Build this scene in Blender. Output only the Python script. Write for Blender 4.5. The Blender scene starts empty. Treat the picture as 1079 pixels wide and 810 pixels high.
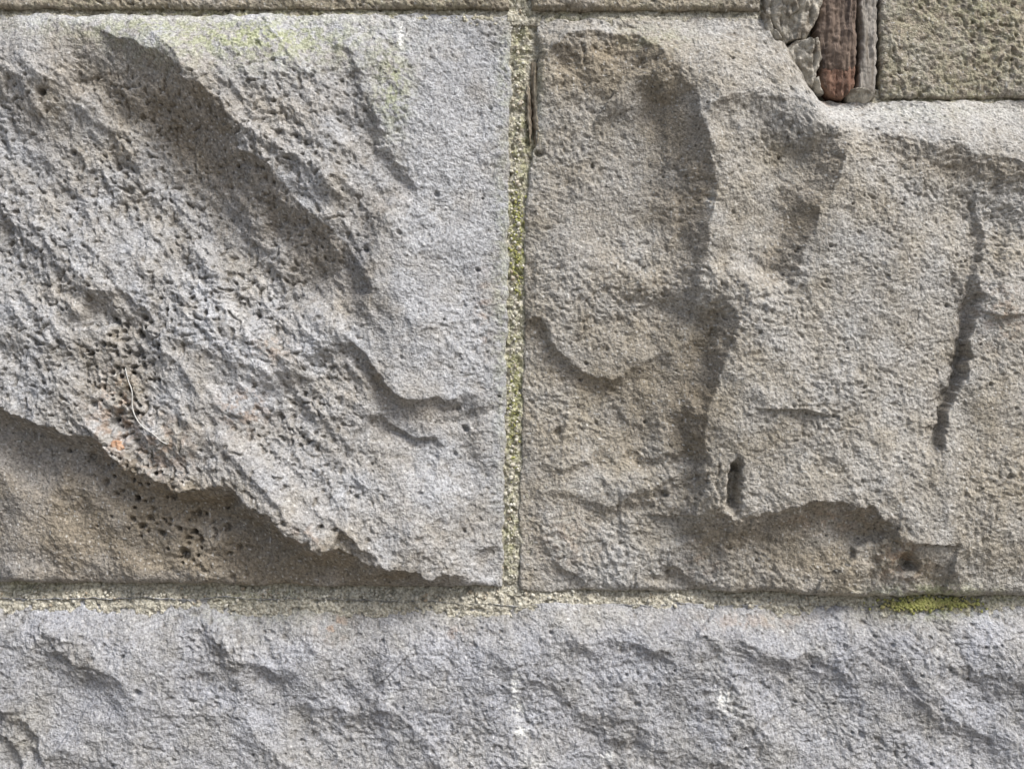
import bpy, math, numpy as np, bmesh
from mathutils import Vector
sc = bpy.context.scene
CZ = 1.3      # height of the picture centre above ground
REF = 14.0    # mm, mean relief
rng = np.random.RandomState(7)

# ------------------------------------------------------------------ noise
N = 1024
P = rng.permutation(N)
ang = rng.rand(N) * 2 * np.pi
GX, GY = np.cos(ang), np.sin(ang)
RV = rng.rand(N)
def hsh(a, b, s): return P[(P[(a+s*37) & 1023] + b + s*91) & 1023]
def pn(x, y, s=0):
    ix = np.floor(x).astype(np.int64); iy = np.floor(y).astype(np.int64)
    fx = x - ix; fy = y - iy
    u = fx*fx*fx*(fx*(fx*6-15)+10); v = fy*fy*fy*(fy*(fy*6-15)+10)
    def g(a, b, dx, dy):
        h = hsh(ix+a, iy+b, s)
        return GX[h]*dx + GY[h]*dy
    n00 = g(0,0,fx,fy); n10 = g(1,0,fx-1,fy); n01 = g(0,1,fx,fy-1); n11 = g(1,1,fx-1,fy-1)
    a = n00 + u*(n10-n00); b = n01 + u*(n11-n01)
    return (a + v*(b-a)) * 1.5
def fbm(x, y, scale, octv, s=0, gain=0.5):
    r = 0; a = 1.0; f = 1.0/scale
    for i in range(octv):
        r = r + a*pn(x*f+11.3*i, y*f+5.7*i, s+i); a *= gain; f *= 2.03
    return r
def ss(a, b, x):
    t = np.clip((x-a)/(b-a), 0, 1); return t*t*(3-2*t)

# ------------------------------------------------------------------ relief tools
SCARP_SHADE = None      # mask of shade painted into the colour on each scarp's low side
DK = 1.0
def catmull(pts, n=3):
    p = [np.array(q, float) for q in pts]
    p = [2*p[0]-p[1]] + p + [2*p[-1]-p[-2]]
    out = []
    for i in range(1, len(p)-2):
        for k in range(n):
            t = k/n
            out.append(0.5*((2*p[i]) + (-p[i-1]+p[i+1])*t + (2*p[i-1]-5*p[i]+4*p[i+1]-p[i+2])*t*t + (-p[i-1]+3*p[i]-3*p[i+1]+p[i+2])*t**3))
    out.append(p[-2]); return out
def scarp(H, X, Y, pts, depth, w, L, taper=0.18, t0=True, t1=True, lip=0.07):
    """step in the fractured face; the right-hand side of the travel direction is the low one"""
    pl = catmull(pts); pa = np.array(pl); R = 2.2*L + w
    m = (X > pa[:,0].min()-R) & (X < pa[:,0].max()+R) & (Y > pa[:,1].min()-R) & (Y < pa[:,1].max()+R)
    if not m.any(): return
    x = X[m]; y = Y[m]
    best = np.full(x.shape, 1e9); sg = np.ones(x.shape); tt = np.zeros(x.shape)
    seg = [np.hypot(*(pa[i+1]-pa[i])) for i in range(len(pa)-1)]; tot = sum(seg); acc = 0
    for i in range(len(pa)-1):
        a = pa[i]; d = pa[i+1]-a; l = seg[i]
        if l < 1e-6: continue
        t = np.clip(((x-a[0])*d[0]+(y-a[1])*d[1])/(l*l), 0, 1)
        dx = x-a[0]-t*d[0]; dy = y-a[1]-t*d[1]; dd = np.hypot(dx, dy)
        c = d[0]*(y-a[1])-d[1]*(x-a[0])
        k = dd < best
        best = np.where(k, dd, best); sg = np.where(k, np.where(c >= 0, 1, -1), sg); tt = np.where(k, (acc+t*l)/tot, tt)
        acc += l
    s = best*sg
    tp = np.ones(x.shape)
    if t0: tp = tp*ss(0, taper, tt)
    if t1: tp = tp*ss(0, taper, 1-tt)
    if SCARP_SHADE is not None: tp = tp*(0.95+0.22*pn(x/40, y/40, 77))
    q = np.clip(s/w, 0, 1)
    f = np.where(s > 0, -(q**0.75)*np.exp(-(np.maximum(s-w, 0)/L)**2), 0)
    f = f + np.where(s > 0, lip*np.exp(-(s/(0.2*w+1))**2), lip*np.exp(-(s/(0.9*w+6))**2))
    H[m] += depth*(DK if depth > 0 else 1)*tp*f
    if SCARP_SHADE is not None and depth > 0:
        shade = np.where(s > 0, 1-ss(0.8*w, 1.2*w+0.35*min(L, 90), s), 0)*tp*min(1, depth/15)
        SCARP_SHADE[m] = np.maximum(SCARP_SHADE[m], shade)
def bowl(H, X, Y, cx, cy, rx, ry, d, p=2, rot=0):
    R = 2.2*max(rx, ry)
    m = (np.abs(X-cx) < R) & (np.abs(Y-cy) < R)
    if not m.any(): return
    x = X[m]-cx; y = Y[m]-cy; c, s_ = math.cos(rot), math.sin(rot)
    q = ((x*c+y*s_)/rx)**2 + ((-x*s_+y*c)/ry)**2
    H[m] -= d*np.exp(-q**(p/2))
def rbf(X, Y, pts, c=25.0):
    p = np.array(pts, float); A = np.sqrt((p[:,None,0]-p[None,:,0])**2+(p[:,None,1]-p[None,:,1])**2+c*c)
    n = len(p); M = np.zeros((n+1, n+1)); M[:n,:n] = A; M[:n,n] = 1; M[n,:n] = 1
    w = np.linalg.solve(M + np.eye(n+1)*1e-9, np.append(p[:,2], 0))
    H = np.full(X.shape, w[n])
    for i in range(n): H += w[i]*np.sqrt((X-p[i,0])**2+(Y-p[i,1])**2+c*c)
    return H
def blob(X, Y, l):
    r = np.zeros(X.shape)
    for (cx, cy, rx, ry, a) in l:
        r = np.maximum(r, a*np.exp(-(((X-cx)/rx)**2+((Y-cy)/ry)**2)))
    return r
def blobsum(X, Y, l, base):
    r = np.full(X.shape, float(base))
    for (cx, cy, rx, ry, a) in l:
        r += a*np.exp(-(((X-cx)/rx)**2+((Y-cy)/ry)**2))
    return np.clip(r, 0, 1)
def scoops(X, Y, deg, L, W, amp, s, tilt=0.5, wp=0.25, curv=1.0):
    """conchoidal chisel scoops meeting in cusped ridges (curv<1: flatter, facet-like); long axis at deg"""
    c, q = math.cos(math.radians(deg)), math.sin(math.radians(deg))
    x = X + wp*W*fbm(X, Y, W*1.6, 3, s+5); y = Y + wp*W*fbm(X, Y, W*1.6, 3, s+8)
    u = (x*c+y*q)/L; v = (-x*q+y*c)/W
    iu = np.floor(u).astype(np.int64); iv = np.floor(v).astype(np.int64)
    best = np.full(X.shape, 1e9)
    for a in (-1, 0, 1):
        for b in (-1, 0, 1):
            h = hsh(iu+a, iv+b, s); h2 = hsh(iu+a, iv+b, s+17)
            du = u-(iu+a+0.5+0.8*(RV[h]-0.5)); dv = v-(iv+b+0.5+0.8*(RV[h2]-0.5))
            k = curv*(du*du+dv*dv) + (1-curv)*np.sqrt(du*du+dv*dv+0.01) + 0.5*(RV[(h+h2) & 1023]-0.5) + tilt*(GX[h]*du+GY[h2]*dv)
            best = np.minimum(best, k)
    return amp*(best-0.3)*1.6
def floor_(H, lo=2.5, k=5.0):
    """soft lower limit so that the block face never sinks behind the joints"""
    return lo + k*np.logaddexp(0, (H-lo)/k)

# ------------------------------------------------------------------ mesh builder
def w3(X, Y, H):
    return (X-539.5)/1000.0, -H/1000.0, CZ+(405.0-Y)/1000.0
wall = bpy.data.objects.new("stone_wall", None); sc.collection.objects.link(wall)
def grid_mesh(name, X, Y, H, col, mat, parent=wall, back=-45, smooth=True):
    rings = [2.0, 9.0, None]
    X2, Y2, H2 = X, Y, H; M2 = col
    for r in rings:
        X2 = np.pad(X2, 1, mode='edge'); Y2 = np.pad(Y2, 1, mode='edge')
        H2 = np.pad(H2, 1, mode='edge')
        e = np.ones(H2.shape, bool); e[1:-1,1:-1] = False
        H2 = np.where(e, (H2-r) if r else back, H2)
        if M2 is not None: M2 = np.pad(M2, ((1,1),(1,1),(0,0)), mode='edge')
    h, w = X2.shape
    x, y, z = w3(X2, Y2, H2)
    co = np.stack([x, y, z], -1).reshape(-1, 3).astype(np.float32)
    idx = np.arange(h*w).reshape(h, w)
    f = np.stack([idx[:-1,:-1], idx[1:,:-1], idx[1:,1:], idx[:-1,1:]], -1).reshape(-1)
    me = bpy.data.meshes.new(name)
    nf = (h-1)*(w-1)
    me.vertices.add(h*w); me.vertices.foreach_set("co", co.ravel())
    me.loops.add(nf*4); me.loops.foreach_set("vertex_index", f.astype(np.int32))
    me.polygons.add(nf)
    me.polygons.foreach_set("loop_start", np.arange(0, nf*4, 4, dtype=np.int32))
    me.polygons.foreach_set("use_smooth", np.full(nf, smooth))
    me.update(calc_edges=True)
    if M2 is not None:
        at = me.attributes.new("mineral", 'FLOAT_COLOR', 'POINT')
        M4 = np.concatenate([M2, np.ones(M2.shape[:2]+(1,))], -1)
        at.data.foreach_set("color", M4.reshape(-1).astype(np.float32))
    me.materials.append(mat)
    ob = bpy.data.objects.new(name, me); sc.collection.objects.link(ob)
    if parent: ob.parent = parent
    return ob
def axis(a, b, lo, hi, fine, coarse):
    out = []
    if a < lo: out.append(np.arange(a, min(lo, b), coarse))
    s, e = max(a, lo), min(b, hi)
    if e > s: out.append(np.arange(s, e, fine))
    if b > hi: out.append(np.arange(max(hi, a), b, coarse))
    v = np.concatenate(out); return np.append(v[v < b-0.3*fine], b)

# ------------------------------------------------------------------ materials
def nt(name):
    m = bpy.data.materials.new(name); m.use_nodes = True
    t = m.node_tree; t.nodes.clear()
    o = t.nodes.new('ShaderNodeOutputMaterial'); b = t.nodes.new('ShaderNodeBsdfPrincipled')
    t.links.new(b.outputs[0], o.inputs[0]); b.inputs['Roughness'].default_value = 0.95
    b.inputs['Specular IOR Level'].default_value = 0.15
    return m, t, b
def noise(t, scale, detail=3, rough=0.6, off=0.0, stretch=None):
    tc = t.nodes.new('ShaderNodeTexCoord'); mp = t.nodes.new('ShaderNodeMapping')
    mp.inputs['Location'].default_value = (off, off*1.7, off*0.6)
    if stretch: mp.inputs['Scale'].default_value = stretch
    n = t.nodes.new('ShaderNodeTexNoise'); n.inputs['Scale'].default_value = scale
    n.inputs['Detail'].default_value = detail; n.inputs['Roughness'].default_value = rough
    t.links.new(tc.outputs['Object'], mp.inputs[0]); t.links.new(mp.outputs[0], n.inputs[0])
    return n.outputs['Fac']
def ramp(t, v, a, b, c0=(0,0,0,1), c1=(1,1,1,1)):
    r = t.nodes.new('ShaderNodeValToRGB'); r.color_ramp.elements[0].position = a; r.color_ramp.elements[1].position = b
    r.color_ramp.elements[0].color = c0; r.color_ramp.elements[1].color = c1
    t.links.new(v, r.inputs[0]); return r.outputs[0]
def mix(t, f, a, b, mode='MIX'):
    m = t.nodes.new('ShaderNodeMix'); m.data_type = 'RGBA'; m.blend_type = mode
    for s, v in ((0, f), (6, a), (7, b)):
        if isinstance(v, (int, float)): m.inputs[s].default_value = v
        elif isinstance(v, tuple): m.inputs[s].default_value = v if len(v) == 4 else (*v, 1)
        else: t.links.new(v, m.inputs[s])
    return m.outputs[2]
def bump(t, b, v, dist, strength=1.0, prev=None):
    n = t.nodes.new('ShaderNodeBump'); n.inputs['Distance'].default_value = dist; n.inputs['Strength'].default_value = strength
    t.links.new(v, n.inputs['Height'])
    if prev: t.links.new(prev, n.inputs['Normal'])
    t.links.new(n.outputs[0], b.inputs['Normal']); return n.outputs[0]
def mineral_mat(name, bd=0.002, lo=0.75, hi=1.25):
    m, t, b = nt(name)
    a = t.nodes.new('ShaderNodeAttribute'); a.attribute_name = "mineral"
    n = noise(t, 380, 1.5, 0.75, 2)
    col = mix(t, 1.0, a.outputs['Color'], ramp(t, n, 0.32, 0.68, (lo,lo*0.99,lo*0.97,1), (hi,hi,hi,1)), 'MULTIPLY')
    t.links.new(col, b.inputs['Base Color']); bump(t, b, n, bd)
    return m
M_left = mineral_mat("grey_basalt"); M_right = mineral_mat("tan_basalt"); M_low = mineral_mat("bluish_basalt")
M_mortar = mineral_mat("lime_mortar", 0.0024, 0.7, 1.3)

PAL = {'L': ((0.365,0.37,0.38), (0.295,0.268,0.223)), 'R': ((0.365,0.358,0.342), (0.295,0.265,0.213)), 'B': ((0.335,0.34,0.36), (0.30,0.288,0.26))}
def A3(c): return np.array(c, float)
def lerp(a, b, f): return a*(1-f[..., None]) + b*f[..., None]
def stone_col(X, Y, mic, tint, moss, white, rust, pal, s, dark=None):
    """mineral colour of every point: crystals, staining, moss, lichen, iron, painted shade"""
    g, tn = map(A3, PAL[pal]); one = np.ones(X.shape+(1,))
    f = np.clip(tint + 0.38*fbm(X, Y, 48, 4, s, 0.6), 0, 1)
    c = lerp(g*one, tn, f)
    n1 = fbm(X, Y, 3.1, 2, s+4, 0.8); n2 = fbm(X, Y, 17, 3, s+8, 0.6); n3 = fbm(X, Y, 110, 2, s+12)
    v = (1+0.27*n1)*(1+0.13*n2)*(1+0.12*n3)
    sunk = ss(-0.2, -3.0, mic)                 # darker and browner in the pits
    v = v*(1-0.38*sunk)*(1+0.14*ss(0.3, 2.6, mic))
    c = c*v[..., None]
    if dark is not None: c = c*lerp(A3((1,1,1))*one, A3((0.76,0.71,0.64)), np.clip(dark+0.2*n2*dark, 0, 1))  # brown shade painted on scarps and hollows; even tone on upper stones
    c = lerp(c, c*A3((1.0,0.93,0.82)), sunk*0.6)
    sp = ss(0.50, 0.64, pn(X/2.9, Y/2.9, s+20)); c = lerp(c, A3((0.06,0.055,0.05)), sp*0.8)
    sp = ss(0.54, 0.68, pn(X/2.9, Y/2.9, s+21)); c = lerp(c, A3((0.66,0.66,0.64)), sp*0.55)
    r = rust*ss(-0.15, 0.45, fbm(X, Y, 12, 3, s+22, 0.7)); c = lerp(c, A3((0.34,0.22,0.14))*(1+0.2*n1)[..., None], r)
    m = moss*ss(-0.45, 0.3, fbm(X, Y, 11, 4, s+25, 0.8)); c = lerp(c, lerp(A3((0.22,0.245,0.12))*one, A3((0.45,0.47,0.30)), ss(-0.5, 0.5, n1))*(1-0.35*sunk)[..., None], m*0.85)
    w = white*ss(-0.35, -0.05, fbm(X, Y, 8, 3, s+30, 0.8)); c = lerp(c, A3((0.74,0.74,0.71)), np.clip(w*1.3, 0, 1))
    return np.clip(c, 0.02, 0.85)

# ------------------------------------------------------------------ common micro relief
def micro(X, Y, s, a=1.0, deg=None, pit=2.6, big=1.0):
    x = X + 5*pn(X/31, Y/31, s+50); y = Y + 5*pn(X/31, Y/31, s+51)
    u, v = x, y
    if deg is not None:
        c, q = math.cos(math.radians(deg)), math.sin(math.radians(deg)); u = (x*c+y*q)/2.0; v = (-x*q+y*c)
    r = big*(1.7*pn(u/15, v/15, s) + 1.5*pn(u/7.8, v/7.8, s+1)) + 1.3*pn(x/4.6, y/4.6, s+2) + 0.75*pn(x/2.8, y/2.8, s+3)
    k = pn(x/6.3, y/6.3, s+4)
    r = r - pit*ss(0.26, 0.6, k)          # small torn pits
    return a*r*(0.75+0.5*pn(X/90, Y/90, s+6))
def edges(H, X, Y, L, R, T, B, eh, w=12, s=0):
    d = np.full(X.shape, 1e9)
    wn = w*(1+0.8*pn(X/28, Y/28, s+70))
    for v, f in ((L, lambda e: X-e), (R, lambda e: e-X), (T, lambda e: Y-e), (B, lambda e: e-Y)):
        if v is not None: d = np.minimum(d, f(v))
    d = np.maximum(d, 0)
    k = np.clip(d/np.maximum(wn, 3), 0, 1); k = np.sqrt(1-(1-k)**2)
    ehn = eh + 1.3*pn(X/14, Y/14, s+71)
    return ehn*(1-k) + H*k
def pores(H, X, Y, l, s=0):
    for (cx, cy, r, d) in l: bowl(H, X, Y, cx, cy, r, r*(0.7+0.6*RV[int(cx*7+cy) % 1024]), d, 4, RV[int(cx+cy*3) % 1024]*3)
def warp(X, Y, s, a1=9, a2=4):
    return (X + a1*fbm(X, Y, 46, 2, s) + a2*fbm(X, Y, 15, 3, s+3), Y + a1*fbm(X, Y, 46, 2, s+6) + a2*fbm(X, Y, 15, 3, s+9))
F = 1.1
def yb(x): return 2.0*pn(x/40, x*0+9.1, 7)+1.3*pn(x/9, x*0+2.2, 8)

# ================================================================== LEFT BLOCK
xs = axis(-420, 537, -30, 1110, F, 5); ys = axis(12, 619, -10, 820, F, 5)
X, Y = np.meshgrid(xs, ys)
def jx(y): return 3.0-11.0*(y/620.0) + 2.6*pn(y/26, y*0+3.3, 5) + 1.5*pn(y/7, y*0+1.3, 6)
X = X + jx(Y)*np.exp(-(537-X)/60)
Y = Y + (yb(X)-4*ss(400, 60, X))*np.exp(-(619-Y)/25) + 1.5*yb(X+700)*np.exp(-(Y-12)/25)
Rt = X[:, -1:]; Bt = Y[-1:, :]; Tp = Y[:1, :]
H = rbf(X, Y, [(-400,20,4),(-400,300,20),(-400,600,8),(-150,20,4),(-150,300,22),(-150,560,16),
  (0,14,2),(150,14,2),(300,14,2),(450,14,2),(537,14,0),(0,42,20),(60,36,26),(150,44,32),(260,52,36),(350,60,34),(450,60,18),(530,60,5),
  (0,120,24),(90,150,22),(190,190,26),(250,105,44),(300,120,46),(350,200,46),(430,180,28),(530,180,5),(0,250,24),(120,270,28),(240,300,32),(310,320,36),
  (430,300,30),(530,300,6),(0,380,36),(100,400,40),(220,420,42),(320,420,42),(430,400,36),(530,400,8),(450,470,34),(530,500,7),
  (0,430,40),(100,480,46),(200,500,52),(300,540,54),(400,580,48),(460,560,38),(530,580,7),(0,600,42),(150,610,46),(300,615,46),(450,612,38),(530,615,5)])
wx, wy = warp(X, Y, 200, 8, 3.4); wx2, wy2 = warp(X, Y, 200, 8, 1.8)
SCARP_SHADE = np.zeros(X.shape)
def SC(p, d, w, L, **k):
    if w > 22: scarp(H, wx2, wy2, p, d, w, L, **k)
    else: scarp(H, wx, wy, p, d, w, L, **k)
SC([(30,24),(110,36),(180,68),(235,116),(280,178),(330,225),(380,275),(402,345)], 23, 52, 80, t1=True)
SC([(190,150),(235,215),(300,260),(345,300)], 5, 26, 40)
SC([(350,18),(372,75),(402,135),(436,190),(446,230)], 8, 16, 70)
SC([(412,190),(400,270),(372,350)], 9, 20, 50)
SC([(365,345),(388,382),(412,408),(450,420),(502,410)], 13, 12, 120, lip=0.1)
SC([(385,432),(410,444),(440,456),(466,458)], 8, 6, 50)
SC([(452,446),(490,434),(528,424)], 5, 7, 40)
big = [(-420,400),(-200,440),(-30,425),(30,435),(75,448),(112,468),(150,500),(200,508),(245,512),(285,540),(325,570),(380,582),(430,598),(505,612)]
SC(big, 32, 19, 400, taper=0.06, t0=False, lip=0.08)
SC([(82,345),(100,318),(130,308),(160,325),(175,355)], 9, 14, 50)
SC([(120,420),(150,440),(180,470),(192,505)], 9, 14, 40)
SC([(360,555),(385,568),(400,585)], 9, 8, 20)
SC([(495,590),(512,580),(533,578)], 8, 8, 22)
SC([(-60,165),(40,240),(90,290),(150,315)], 8, 24, 50)
SC([(-10,60),(30,90),(60,150),(120,210)], 6, 24, 50)
SC([(190,345),(240,378),(300,392),(345,400)], 5, 14, 50)
SC([(215,420),(270,440),(330,430),(372,440)], 4, 12, 40)
bowl(H, wx, wy, 138, 388, 46, 52, 8)
shade = SCARP_SHADE; SCARP_SHADE = None
low = np.zeros(X.shape); scarp(low, wx, wy, big, -1, 10, 400, taper=0.06, t0=False, lip=0)
low = np.clip(low, 0, 1)
diag = ss(470, 330, X)*(1-low)
rough = diag*ss(40, 90, Y)
H += scoops(X, Y, 50, 150, 52, 8.5, 300, 0.9, 0.12, 0.6)*(0.15+0.85*diag) + scoops(X, Y, 42, 50, 19, 3.4, 320, 0.7, 0.2, 0.6)*(0.15+0.95*rough)
H += scoops(X, Y, 15, 90, 60, 4.0, 345, 0.9, 0.15, 0.6)*(1-diag)
H += 2.0*fbm(X, Y, 60, 2, 210)
H = floor_(H)
H += scoops(X, Y, 60, 20, 9, 1.5, 325, 0.6)*(0.3+0.9*rough)
mic = micro(X, Y, 230, 1.0, 48)*rough + micro(X, Y, 260, 0.85, None, 1.6, 0.9)*(1-rough)
mic = mic*(0.9+0.4*rough); H += mic
pr = [(48,98,4,8),(135,200,4,8),(332,85,2.5,5),(75,160,3,6),(310,285,3,5),(388,265,3,5),(460,205,3,5),(490,452,4,8),(482,430,3,5),(100,82,3,5),
      (195,583,6,12),(240,555,4,8),(170,560,3,6),(210,540,4,8),(186,520,4,9),(160,545,3,7),(215,600,3,5),(245,608,3,6)]
r2 = np.random.RandomState(3)
for i in range(95):
    a = r2.rand()*6.28; q = r2.rand()**0.6
    pr.append((138+44*q*math.cos(a), 388+60*q*math.sin(a), 1.4+2.8*r2.rand()**3, 4+6*r2.rand()))
for i in range(80): 
    tq = r2.rand(); pr.append((110+120*tq+18*r2.randn(), 470+110*tq+22*r2.randn(), 1.4+2.6*r2.rand()**3, 4+5*r2.rand()))
for i in range(50): pr.append((r2.rand()*530, 60+r2.rand()*540, 1.2+1.2*r2.rand()**2, 3+3*r2.rand()))
pores(H, X, Y, pr)
H = edges(H, X, Y, -420, Rt, Tp, Bt, 2.5, 9, 1)
tint = blobsum(X, Y, [(190,130,110,70,0.5),(80,560,160,70,0.6),(320,600,150,40,0.7),(200,540,90,50,0.6),(130,390,60,70,0.45),(300,270,90,60,0.25),(60,90,60,50,0.3),(400,340,30,80,0.2),
    (460,240,60,200,-0.25),(480,60,60,60,-0.1),(200,330,140,50,-0.1),(390,470,60,60,0.25)], 0.24)
dark = np.clip(np.maximum(low*0.75, 0.8*shade) + blob(X, Y, [(215,140,60,50,0.2),(130,370,40,40,0.25),(180,500,50,50,0.25)]), 0, 1)  # shade of the scarps, hollows and recessed foot, painted into the colour
mossm = blob(X, Y, [(270,42,110,28,1.0),(170,30,90,18,0.7),(415,95,18,45,0.8),(60,25,60,15,0.3),(405,60,30,30,0.4),(530,300,10,200,0.35),(535,80,12,60,0.4)])
white = blob(X, Y, [(422,38,2.5,20,0.8),(250,18,250,4,0.25)])
rust = blob(X, Y, [(262,430,22,20,0.5),(130,440,24,40,0.5),(290,370,20,14,0.4),(330,560,20,12,0.3),(180,470,30,30,0.4),(510,330,8,40,0.3)])
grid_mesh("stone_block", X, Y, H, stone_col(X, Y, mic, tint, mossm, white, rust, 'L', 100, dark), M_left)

# ================================================================== RIGHT BLOCK
xs = axis(556, 1400, -30, 1110, F, 5); ys = axis(16, 624, -10, 820, F, 5)
X, Y = np.meshgrid(xs, ys)
def jx2(y): return 2.0-11.0*(y/620.0) + 9*ss(195, 150, y) + 2.4*pn(y/30, y*0+8.3, 15) + 1.6*pn(y/8, y*0+4.3, 16)
X = X + jx2(Y)*np.exp(-(X-556)/60)
Y = Y + (88*ss(800, 872, X+9*pn(X/15, X*0, 3)) + yb(X+300)+3*pn(X/22, X*0+4, 9))*np.exp(-(Y-16)/210) + yb(X)*np.exp(-(624-Y)/25)
Lt = X[:, :1]; Tp = Y[:1, :]; Bt = Y[-1:, :]
H = rbf(X, Y, [(560,18,0),(640,18,0),(720,18,2),(790,20,4),(870,104,4),(960,104,2),(1080,104,2),(1300,110,4),(1380,300,20),(1380,600,10),
  (560,50,8),(620,45,24),(690,60,38),(760,60,34),(820,75,36),(860,110,28),(870,130,42),(930,140,38),(1000,150,40),(1090,165,42),(1200,160,24),
  (560,150,6),(620,140,12),(690,150,32),(750,150,54),(800,130,46),(830,170,48),(884,165,58),(950,200,46),(1010,220,34),(1090,250,32),
  (560,260,7),(620,260,14),(690,260,34),(752,250,53),(795,240,46),(820,250,46),(866,240,56),(950,300,44),(1010,330,34),(1035,330,44),(1090,350,34),
  (560,340,12),(640,360,24),(720,340,40),(779,345,56),(850,380,50),(950,400,38),(1000,430,32),(1030,430,42),(1100,450,36),
  (558,440,8),(640,440,22),(700,450,36),(756,450,54),(850,480,48),(950,500,42),(1090,540,36),
  (556,540,6),(600,560,20),(700,560,28),(755,560,44),(850,525,54),(940,545,48),(1050,590,32),(556,615,4),(700,618,16),(850,618,26),(1000,618,20),(1200,615,18)], 12)
wx, wy = warp(X, Y, 400, 6, 3.0); wx2, wy2 = warp(X, Y, 400, 7, 1.7)
SCARP_SHADE = np.zeros(X.shape)
SC([(562,58),(600,38),(650,33),(692,52),(708,84)], 15, 25, 90)
SC([(694,50),(722,98),(742,150),(747,205),(742,260),(736,320)], 17, 34, 85, lip=0.05, taper=0.25)
SC([(692,80),(700,120),(706,170)], 5, 8, 18)
SC([(748,220),(738,270),(730,320),(708,365),(690,395)], 7, 24, 60)
SC([(725,122),(765,108),(815,112),(870,128)], 7, 16, 60)
SC([(888,140),(874,195),(850,245),(830,285),(818,320)], 19, 24, 60, lip=0.04)
SC([(782,318),(768,365),(750,405),(738,450),(744,500)], 20, 22, 90, lip=0.05)
SC([(548,332),(578,342),(598,384),(645,400),(668,392)], 12, 10, 60, t0=False)
SC([(650,398),(700,372),(750,352)], 5, 16, 40)
SC([(565,268),(572,300),(560,330)], 6, 8, 20)
SC([(625,395),(640,410),(655,440),(700,450)], 6, 10, 40)
SC([(548,470),(580,492),(610,488),(640,470)], 6, 9, 34, t0=False)
SC([(655,490),(662,470),(690,478),(735,468)], 8, 10, 40)
SC([(552,490),(570,520),(592,515),(640,528),(700,508),(738,495)], 7, 12, 50)
SC([(574,515),(572,560),(588,595),(625,620)], 11, 10, 24)
SC([(700,590),(725,605),(760,622)], 8, 8, 18)
SC([(742,490),(736,530),(740,575)], 8, 12, 50)
SC([(736,516),(775,545),(820,532),(865,524),(905,532),(936,552),(950,585)], 16, 18, 70, lip=0.06)
SC([(860,540),(900,556),(928,570),(922,610)], 6, 9, 26)
SC([(1026,185),(1025,250),(1023,310),(1015,370),(1000,425),(985,470),(970,505)], 8, 5, 60, lip=0.1)
SC([(1027,300),(1019,350),(1005,410),(987,458),(978,488)], 14, 4, 7, lip=0.03)
SC([(872,128),(930,146),(1000,158),(1090,186),(1200,190)], 8, 22, 60, t1=False)
SC([(1062,220),(1048,290),(1056,350)], 4, 10, 24)
SC([(930,530),(960,580),(1010,600)], 5, 16, 30)
bowl(H, wx, wy, 768, 510, 6, 24, 24, 4)
bowl(H, wx, wy, 952, 597, 30, 26, -7)
shade = SCARP_SHADE; SCARP_SHADE = None
H += scoops(X, Y, 95, 120, 70, 6.0, 500, 1.0, 0.1, 0.5) + scoops(X, Y, 60, 44, 24, 1.7, 520, 0.7, 0.2, 0.6)*(0.4+1.1*ss(380, 560, Y)) + scoops(X, Y, 30, 16, 10, 0.8, 540, 0.5)
H += 1.5*fbm(X, Y, 70, 2, 410)
H = floor_(H)
mic = micro(X, Y, 430, 0.95, None, 1.4, 0.75); H += mic
pr = [(950,590,8,18),(958,594,5,12),(942,598,4,8),(588,456,4,7),(768,490,5,10),(770,528,5,10),(700,520,3,5),(1055,500,3,5),(745,212,3,5),(567,160,4,9),(900,505,2,4)]
for i in range(45): pr.append((560+r2.rand()*520, 60+r2.rand()*550, 1.2+1.2*r2.rand()**2, 3+3*r2.rand()))
pores(H, X, Y, pr)
H = edges(H, X, Y, Lt, 1400, Tp, Bt, 2.5, 9, 2)
tint = blobsum(X, Y, [(640,70,90,50,0.5),(680,420,110,100,0.4),(840,590,140,40,0.4),(820,180,60,80,0.2),(950,125,140,24,-0.7),(640,230,60,90,-0.1),
    (660,600,90,30,-0.35),(700,30,120,14,-0.4),(1050,500,50,100,0.3),(1000,560,60,60,0.1),(900,350,110,120,-0.15)], 0.48)
dark = np.clip(0.7*shade + blob(X, Y, [(650,90,60,40,0.25),(690,430,60,50,0.25),(840,590,100,30,0.3),(650,250,90,140,0.25)]), 0, 1)  # painted shade: scarp faces plus soft patches over the hollows
mossm = blob(X, Y, [(562,100,10,60,0.4),(690,40,40,14,0.3),(980,118,70,14,0.15),(980,622,60,8,0.7)])
white = blob(X, Y, [(745,215,5,12,0.35),(560,60,4,50,0.1),(648,600,16,8,0.12),(960,118,130,8,0.15)])
rust = blob(X, Y, [(1045,335,26,30,0.3),(945,590,24,20,0.5),(600,570,30,30,0.2),(890,105,20,10,0.5),(870,545,50,14,0.25),(740,590,20,20,0.2)])
grid_mesh("stone_block.001", X, Y, H, stone_col(X, Y, mic, tint, mossm, white, rust, 'R', 140, dark), M_right)

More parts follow.
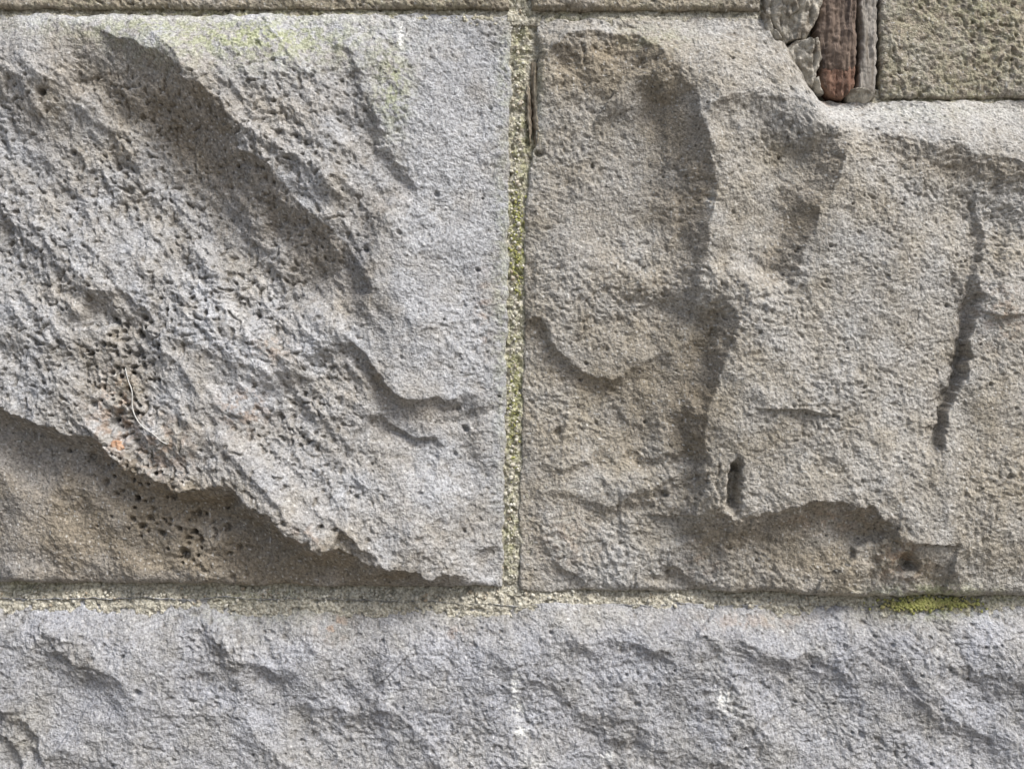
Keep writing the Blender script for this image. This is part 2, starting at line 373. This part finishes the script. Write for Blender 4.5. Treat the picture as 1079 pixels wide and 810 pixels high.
# ================================================================== LOWER BLOCK
xs = axis(-500, 1500, -30, 1110, F, 5); ys = axis(638, 1060, -10, 820, F, 5)
X, Y = np.meshgrid(xs, ys)
Y = Y + (yb(X*0.9+90)*1.1 - 6*ss(560, 300, X) + 3*ss(700, 1050, X))*np.exp(-(Y-638)/25)
Tp = Y[:1, :]
P_ = []
for i, x in enumerate(range(-480, 1500, 90)):
    P_ += [(x, 641, 6), (x, 664, 19+4*RV[i*13]), (x, 740, 24+7*RV[i*7+3]), (x+40, 800, 24+9*RV[i*5+40]), (x, 900, 28), (x, 1050, 10)]
H = rbf(X, Y, P_, 18)
wx, wy = warp(X, Y, 600, 9, 3); SCARP_SHADE = np.zeros(X.shape)
for p_, d_, w_, L_ in [
  ([(40,655),(80,678),(130,712),(150,745)], 7, 24, 45), ([(222,650),(238,680),(262,694),(310,702)], 6.5, 18, 40),
  ([(-30,742),(18,742),(44,765),(52,815)], 9, 10, 26), ([(-30,770),(8,768),(22,790),(24,830)], 8, 8, 16),
  ([(408,650),(412,690),(404,730),(380,760)], 5.5, 22, 45), ([(300,735),(345,750),(400,746),(440,765)], 5, 16, 40),
  ([(545,700),(590,726),(640,758),(700,768)], 6.5, 22, 45), ([(590,655),(625,672),(690,676),(720,690)], 5.5, 16, 36), 
  ([(770,652),(800,680),(850,692),(880,680)], 7, 20, 40), ([(925,655),(945,690),(965,725),(1000,748),(1060,790)], 7, 22, 45),
  ([(640,775),(700,790),(760,800),(830,830)], 4.5, 16, 36), ([(1010,690),(1050,712),(1090,716)], 5, 16, 36)]:
    scarp(H, wx, wy, p_, d_, w_, L_)
shade = SCARP_SHADE; SCARP_SHADE = None
H += scoops(X, Y, 40, 110, 60, 6.2, 700, 0.9, 0.12, 0.5) + scoops(X, Y, 60, 44, 26, 1.9, 720, 0.7, 0.2, 0.6) + scoops(X, Y, 30, 18, 10, 0.8, 740, 0.5)
H += 1.6*fbm(X, Y, 60, 3, 610)
mic = micro(X, Y, 630, 0.9, None, 1.6, 0.85); H += mic
pr = [(150,725,3,5),(905,772,3,5)]
for i in range(50): pr.append((r2.rand()*1080, 660+r2.rand()*150, 1.2+1.3*r2.rand()**2, 3+3*r2.rand()))
pores(H, X, Y, pr)
H = edges(H, X, Y, -500, 1500, Tp, 1060, 6, 8, 3)
tint = blobsum(X, Y, [(30,770,50,50,0.4),(330,670,200,14,0.25),(300,790,120,30,0.15),(800,760,120,50,0.15),(540,700,300,60,-0.1),(360,640,160,12,0.5),(750,650,400,12,0.3)], 0.25)
mossm = blob(X, Y, [(985,645,50,7,0.7),(270,648,60,8,0.3)])
white = blob(X, Y, [(543,720,4,13,0.8),(546,745,6,9,0.8),(548,768,7,5,0.9),(760,732,7,8,0.9),(768,746,9,5,0.7),(640,795,6,5,0.7),(412,728,4,12,0.3),(985,690,5,7,0.3),(560,800,12,6,0.4),(530,636,14,6,0.7)])
rust = blob(X, Y, [(352,660,14,12,0.6),(480,668,8,6,0.5),(790,655,60,8,0.25)])
grid_mesh("stone_block.002", X, Y, H, stone_col(X, Y, mic, tint, mossm, white, rust, 'B', 180, shade*0.5), M_low)

# ================================================================== UPPER COURSE
def plain(name, x0, x1, y0, y1, mat, s, base=12, rough=1.0, fine=F, tintv=0.7, moss=0.15, amp=1.0, eh=2, ew=9, pal='R'):
    xs = axis(x0, x1, -30, 1110, fine, 6); ys = axis(y0, y1, -10, 820, fine, 6)
    X, Y = np.meshgrid(xs, ys)
    X = X + (2.2*pn(Y/30, Y*0+s, 5)+1.2*pn(Y/7, Y*0, s))*(np.exp(-(X-x0)/20)-np.exp(-(x1-X)/20))
    Y = Y + (2.0*pn(X/30, X*0+s, 5)+1.2*pn(X/7, X*0, s))*(np.exp(-(Y-y0)/20)-np.exp(-(y1-Y)/20))
    mic = micro(X, Y, s+60, rough, None, 1.8)
    H = base + amp*(9*fbm(X, Y, 240, 4, s) + scoops(X, Y, 50, 160, 80, 10, s+20) + scoops(X, Y, 50, 50, 30, 3, s+40)) + mic
    H = edges(H, X, Y, X[:, :1], X[:, -1:], Y[:1, :], Y[-1:, :], eh, ew, s % 50)
    n = fbm(X, Y, 160, 3, s+3)
    c = stone_col(X, Y, mic, np.clip(tintv+0.5*n, 0, 1), np.clip(moss+0.2*n, 0, 1), X*0, X*0, pal, s % 300, X*0+(0.35 if y1 < 110 else 0))
    return grid_mesh(name, X, Y, H, c, mat)
plain("stone_block.003", -380, 536, -420, 6, M_right, 801, 9, 1.1, F, 0.95, 0.1, 0.35, 4, 5)
plain("stone_block.004", 560, 803, -420, 8, M_right, 841, 9, 1.1, F, 0.9, 0.08, 0.35, 4, 5)
plain("stone_block.005", 931, 1500, -420, 101, M_right, 861, 9, 1.2, F, 0.75, 0.2, 0.4, 3, 8)
k = 6
for (a, b, c, d) in [(-1330,-396,-420,4),(1516,2400,-420,102),(-1400,-436,16,624),(1416,2400,116,624),(-1500,-516,641,1060),(1516,2400,641,1060),
        (-1500,-620,1078,1702),(-604,240,1078,1702),(256,1120,1078,1702),(1136,2400,1078,1702),(-1500,-700,-1060,-436),(-684,180,-1060,-436),(196,1000,-1060,-436),(1016,2400,-1060,-436)]:
    plain("stone_block.%03d" % k, a, b, c, d, [M_left, M_right, M_low][k % 3], 900+k*7, 20, 1.0, 7, 0.4, 0.1, 1.2, 2, 20, 'LRB'[k % 3]); k += 1

# ================================================================== MORTAR
def mortar_col(X, Y, brown, moss, s):
    n = fbm(X, Y, 3.4, 2, s, 0.8); n2 = fbm(X, Y, 14, 3, s+3, 0.7)
    c = lerp(A3((0.31,0.29,0.23))*np.ones(X.shape+(1,)), A3((0.58,0.555,0.47)), ss(-0.6, 0.6, n+0.5*n2))
    c = lerp(c, A3((0.25,0.22,0.16)), np.clip(brown*ss(-0.3, 0.5, n2), 0, 1))
    m = np.clip(moss*ss(-0.5, 0.35, fbm(X, Y, 12, 4, s+8, 0.8)), 0, 1)
    c = lerp(c, lerp(A3((0.20,0.215,0.07))*np.ones(X.shape+(1,)), A3((0.47,0.47,0.22)), ss(-0.5, 0.6, n)), m*0.85)
    sp = ss(0.45, 0.62, pn(X/3.1, Y/3.1, s+12)); return np.clip(lerp(c, A3((0.12,0.10,0.08)), sp*0.7), 0.02, 0.85)
def bed():
    X, Y = np.meshgrid(np.linspace(-1500, 2400, 260), np.linspace(-1060, 1702, 190))
    H = -12 + 2*pn(X/30, Y/30, 3)
    grid_mesh("mortar_bed", X, Y, H, mortar_col(X, Y, X*0+0.8, X*0, 77), M_mortar, back=-60)
bed()
def mjoint(name, x0, x1, y0, y1, hf, s, tl, ml):
    X, Y = np.meshgrid(axis(x0, x1, -30, 1110, 1.0, 6), axis(y0, y1, -10, 820, 1.0, 6))
    H = hf(X, Y) + 1.8*pn(X/13, Y/13, s) + 1.5*pn(X/6, Y/6, s+1) + 1.6*np.abs(pn(X/3.4, Y/3.4, s+2)) - 3.0*ss(0.3, 0.6, pn(X/8, Y/8, s+3))
    grid_mesh(name, X, Y, H, mortar_col(X, Y, blobsum(X, Y, tl, 0.25), blob(X, Y, ml), s % 400), M_mortar, back=-20)
mjoint("mortar_joint", 520, 576, -150, 630, lambda X, Y: 0.6 -7*np.exp(-((X-563)/7)**2-((Y-125)/58)**2), 1200,
       [(562,120,10,70,0.6),(545,20,20,20,0.3)], [(545,250,14,70,1.0),(541,420,14,90,0.85),(550,150,12,60,0.6),(538,560,12,60,0.5),(548,40,12,50,0.5)])
mjoint("mortar_joint.001", -500, 1500, 606, 652, lambda X, Y: -3+8*ss(612, 642, Y), 1250,
       [(700,625,160,14,0.3),(60,630,80,10,0.2)], [(985,636,46,12,1.0),(260,628,70,8,0.3),(1060,632,40,8,0.4),(20,620,60,8,0.3)])
mjoint("mortar_joint.002", -380, 812, -6, 24, lambda X, Y: -2+5*ss(0, 18, Y), 1280, [(200,10,400,10,0.5)], [(260,14,200,8,0.6),(600,14,40,8,0.3)])
mjoint("mortar_joint.003", 918, 1500, 90, 118, lambda X, Y: -2+5*ss(96, 110, Y), 1290, [(1000,104,400,10,0.3)], [(1000,104,60,8,0.3)])

# ---- sand and gravel grains caught in the joints (one mesh)
def simple(name, cols, sc_=200, rough=0.9, bd=0.002, st=None, bs=300):
    m, t, b = nt(name)
    c = mix(t, ramp(t, noise(t, sc_, 3, 0.7, 1, st), 0.35, 0.65), cols[0], cols[1])
    if len(cols) > 2: c = mix(t, ramp(t, noise(t, sc_*0.4, 3, 0.7, 7, st), 0.5, 0.62), c, cols[2])
    t.links.new(c, b.inputs['Base Color']); b.inputs['Roughness'].default_value = rough
    bump(t, b, noise(t, bs, 3, 0.7, 3, st), bd); return m
def clumps(name, pts, mat, parent=None, seed=1):
    r = np.random.RandomState(seed); bm = bmesh.new()
    for (x, y, h, s) in pts:
        ret = bmesh.ops.create_icosphere(bm, subdivisions=1, radius=1)
        sx, sy, sz = s*(0.7+0.6*r.rand()), s*(0.6+0.5*r.rand()), s*(0.7+0.6*r.rand()); a = r.rand()*3
        wx_, wy_, wz_ = w3(x, y, h)
        for v in ret['verts']:
            q = v.co*(1+0.25*r.randn()*0.6)
            qx = q.x*sx*math.cos(a)-q.z*sz*math.sin(a); qz = q.x*sx*math.sin(a)+q.z*sz*math.cos(a)
            v.co = Vector((wx_+qx/1000, wy_+q.y*sy/1000, wz_+qz/1000))
    me = bpy.data.meshes.new(name); bm.to_mesh(me); bm.free(); me.materials.append(mat)
    for p in me.polygons: p.use_smooth = True
    o = bpy.data.objects.new(name, me); sc.collection.objects.link(o)
    if parent: o.parent = parent
    return o
g = []
for i in range(300):
    y = r2.rand()*615; g.append((548-11*(y/620)+4.0*r2.randn(), y, 1.8+1.2*r2.rand(), 0.9+1.6*r2.rand()**3))
for i in range(460):
    x = -60+r2.rand()*1200; y = 629+4.5*r2.randn(); g.append((x, y, -3+8*float(ss(612, 642, np.array(y)))+1.5, 0.9+1.6*r2.rand()**3))
clumps("joint_grains", g, simple("cream_sand_grain", [(0.52,0.49,0.40),(0.68,0.66,0.58),(0.36,0.30,0.22)], 160), wall, 5)
mo = []
for i in range(460):
    x = 985+24*r2.randn(); y = 637+3.2*r2.randn(); mo.append((x, y, -3+8*float(ss(612, 642, np.array(y)))+3.0, 0.8+1.3*r2.rand()))
for i in range(120):
    y = 250+34*r2.randn(); mo.append((545+3.5*r2.randn(), y, 2.2, 0.7+0.9*r2.rand()))
for i in range(60):
    y = 430+40*r2.randn(); mo.append((541+3.5*r2.randn(), y, 2.2, 0.6+0.8*r2.rand()))
clumps("moss_patch", mo, simple("moss_green", [(0.20,0.21,0.06),(0.47,0.47,0.18),(0.34,0.31,0.14)], 220), None, 6)

# ================================================================== objects in the joints
def slab(name, outline, h0, thick, mat, seed=1, relief=2.0, tilt=(0,0), step=2.0, vert=None, groove=0):
    """irregular flake: dense lumpy sheet bounded by an outline, with real thickness"""
    pl = np.array(outline, float); x0, y0 = pl.min(0); x1, y1 = pl.max(0)
    n = max(6, int((y1-y0)/step)); m_ = max(6, int((x1-x0)/step))
    rows = []
    for j in range(n+1):
        y = y0+(y1-y0)*(0.002+0.996*j/n); xi = []
        for a, b in zip(pl, np.roll(pl, -1, 0)):
            if (a[1] <= y < b[1]) or (b[1] <= y < a[1]): xi.append(a[0]+(y-a[1])/(b[1]-a[1])*(b[0]-a[0]))
        l, r = min(xi), max(xi); rows.append((y, l, r))
    Yg = np.array([[r[0]]*(m_+1) for r in rows]); Xg = np.array([np.linspace(r[1], r[2], m_+1) for r in rows])
    Xg = Xg + 2.0*pn(Yg/7, Yg*0+seed, seed)*(0.4+np.abs(pn(Xg/9, Yg/9, seed)))
    U = np.linspace(-1, 1, m_+1)[None, :]*np.ones((n+1, 1)); V = np.linspace(-1, 1, n+1)[:, None]*np.ones((1, m_+1))
    prof = (1-np.abs(U)**6)*(1-np.abs(V)**12)
    H = h0 + thick*np.clip(prof, 0, 1)**0.5 + relief*fbm(Xg, Yg, 14, 3, seed) + tilt[0]*U + tilt[1]*V + 0.7*pn(Xg/3, Yg/3, seed+2)
    if vert: H += vert*fbm(Xg, Yg*0.12, 5, 3, seed+5)
    if groove: H -= groove*ss(0.1, 0.5, pn(Xg/4, Yg/45, seed+8))
    return grid_mesh(name, Xg, Yg, H, None, mat, parent=None, back=h0-14)
M_wood = simple("weathered_wood", [(0.16,0.12,0.095),(0.29,0.225,0.18),(0.10,0.08,0.07)], 60, 0.9, 0.003, (3.5,1,0.5))
M_red = simple("reddish_heartwood", [(0.18,0.10,0.07),(0.29,0.185,0.135),(0.13,0.09,0.07)], 110, 0.85, 0.003, (2.0,1,0.8))
M_grw = simple("grey_wood", [(0.30,0.275,0.24),(0.47,0.435,0.39),(0.22,0.19,0.155)], 60, 0.9, 0.003, (3.5,1,0.4))
M_chip = simple("pale_stone_chip", [(0.31,0.285,0.24),(0.58,0.54,0.46),(0.22,0.19,0.15)], 130, 0.95, 0.003)
def joinp(objs, name):
    e = bpy.data.objects.new(name, None); sc.collection.objects.link(e)
    for o, n in objs: o.name = n; o.parent = e
    return e
a = slab("a", [(869,-60),(906,-60),(903,20),(905,60),(899,78),(880,72),(866,76),(861,30)], 3, 12, M_wood, 11, 1.8, (3,0), 1.3, 2.5, 2)
b = slab("b", [(866,62),(884,58),(904,64),(902,92),(890,103),(878,101),(864,88)], 3, 9, M_red, 12, 2.4, (2,0), 1.3, 2, 2)
c = slab("c", [(907,-60),(929,-60),(928,40),(927,98),(905,96),(909,50)], 0, 9, M_grw, 13, 1.4, (-2,0), 1.3, 2, 1.5)
joinp([(a, "bark_strip"), (b, "broken_end"), (c, "grey_splinter")], "wood_wedge")
for i, (ol, h, th) in enumerate([([(804,-30),(868,-30),(868,2),(860,24),(850,40),(842,34),(830,44),(818,26),(808,14)], 5, 9), ([(804,10),(815,22),(836,52),(826,46),(806,28)], 1, 6),
        ([(826,50),(838,42),(848,46),(862,38),(868,60),(862,76),(858,92),(846,84),(838,68)], 4, 8), ([(894,92),(912,92),(926,100),(914,108),(896,106)], 4, 6), ([(850,84),(862,80),(870,98),(858,99)], 4, 5),
        ([(840,46),(852,40),(862,48),(854,58),(844,56)], 10, 5), ([(818,-4),(836,-6),(842,10),(830,18),(820,10)], 12, 4)]):
    slab("stone_chip" + ("" if i == 0 else ".%03d" % i), ol, h, th, M_chip, 30+i, 4.0, (4, -4), 1.3, None, 3)
M_stem = simple("dry_stem", [(0.24,0.20,0.14),(0.46,0.41,0.32),(0.15,0.12,0.09)], 80, 0.9, 0.002, (4,1,0.4))
a = slab("a", [(559,62),(566,60),(568,100),(570,150),(565,158),(561,120)], -1, 5, M_stem, 41, 1.0, (1,0), 1.2, 3, 2)
b = slab("b", [(555,86),(559,90),(561,130),(559,150),(555,120)], 0, 4, M_stem, 42, 1.0, (-1,0), 1.2, 3, 2)
joinp([(a, "long_flake"), (b, "short_flake")], "dry_plant_stem")

dg = bpy.context.evaluated_depsgraph_get(); dg.update()
def surf(px, py, default=30):
    x, _, z = w3(px, py, 0)
    hit, loc, *_r = sc.ray_cast(dg, Vector((x, -0.5, z)), Vector((0, 1, 0)))
    return -loc.y*1000 if hit else default
def tube(name, pts, r, mat):
    cu = bpy.data.curves.new(name, 'CURVE'); cu.dimensions = '3D'; cu.bevel_depth = r/1000; cu.bevel_resolution = 2
    s = cu.splines.new('NURBS'); s.points.add(len(pts)-1); s.use_endpoint_u = True; s.order_u = 3
    for i, (x, y, h) in enumerate(pts): s.points[i].co = (*w3(x, y, h), 1)
    cu.materials.append(mat); o = bpy.data.objects.new(name, cu); sc.collection.objects.link(o); return o
M_th = simple("pale_fibre", [(0.55,0.54,0.5),(0.68,0.67,0.63)], 100)
th = [(138,388),(141,400),(147,412),(146,428),(151,440),(160,450),(172,456),(180,464),(186,466)]
tube("plant_fibre", [(x, y, max(surf(x+a_, y+b_) for a_ in (-3,0,3) for b_ in (-3,0,3))+1.0) for x, y in th], 0.55, M_th)
M_husk = simple("orange_husk", [(0.38,0.21,0.13),(0.56,0.40,0.28)], 200)
slab("seed_husk", [(124,467),(128,462),(135,464),(139,471),(135,475),(128,473)], surf(131,468)-1, 4, M_husk, 51, 0.6, (0,0), 1.0, None, 1)

# ================================================================== ground
bm = bmesh.new(); bmesh.ops.create_grid(bm, x_segments=60, y_segments=60, size=200)
me = bpy.data.meshes.new("ground"); bm.to_mesh(me); bm.free()
me.materials.append(simple("paving_gravel", [(0.16,0.15,0.13),(0.30,0.28,0.25)], 20))
gr = bpy.data.objects.new("ground", me); sc.collection.objects.link(gr)

# ================================================================== light
EL, AZ = 52, 45      # sun elevation; azimuth: degrees to the right of the wall normal (towards the viewer side)
w = bpy.data.worlds.new("World"); sc.world = w; w.use_nodes = True
t = w.node_tree; bg = t.nodes['Background']; sky = t.nodes.new('ShaderNodeTexSky'); sky.sky_type = 'NISHITA'; sky.sun_disc = False
d = Vector((math.sin(math.radians(AZ))*math.cos(math.radians(EL)), -math.cos(math.radians(AZ))*math.cos(math.radians(EL)), math.sin(math.radians(EL))))
sky.sun_elevation = math.radians(EL); sky.sun_rotation = math.atan2(d.x, d.y)
sky.dust_density = 4; sky.air_density = 1.0; sky.ozone_density = 1.5
t.links.new(sky.outputs[0], bg.inputs[0]); bg.inputs[1].default_value = 0.15
sl = bpy.data.lights.new("sun", 'SUN'); sl.energy = 3.9; sl.angle = math.radians(20); sl.color = (1, 0.99, 0.97)
so = bpy.data.objects.new("sun", sl); sc.collection.objects.link(so); so.rotation_euler = d.to_track_quat('Z', 'Y').to_euler()

# ================================================================== camera
cam = bpy.data.cameras.new("camera"); co = bpy.data.objects.new("camera", cam); sc.collection.objects.link(co)
D = 1.15
co.location = (0, -(D+REF/1000), CZ); co.rotation_euler = (math.radians(90), 0, 0)
cam.sensor_width = 36; cam.lens = 36*D/1.079; cam.clip_start = 0.01; cam.clip_end = 1000
sc.camera = co
sc.view_settings.view_transform = 'Standard'; sc.view_settings.look = 'None'; sc.view_settings.exposure = 0
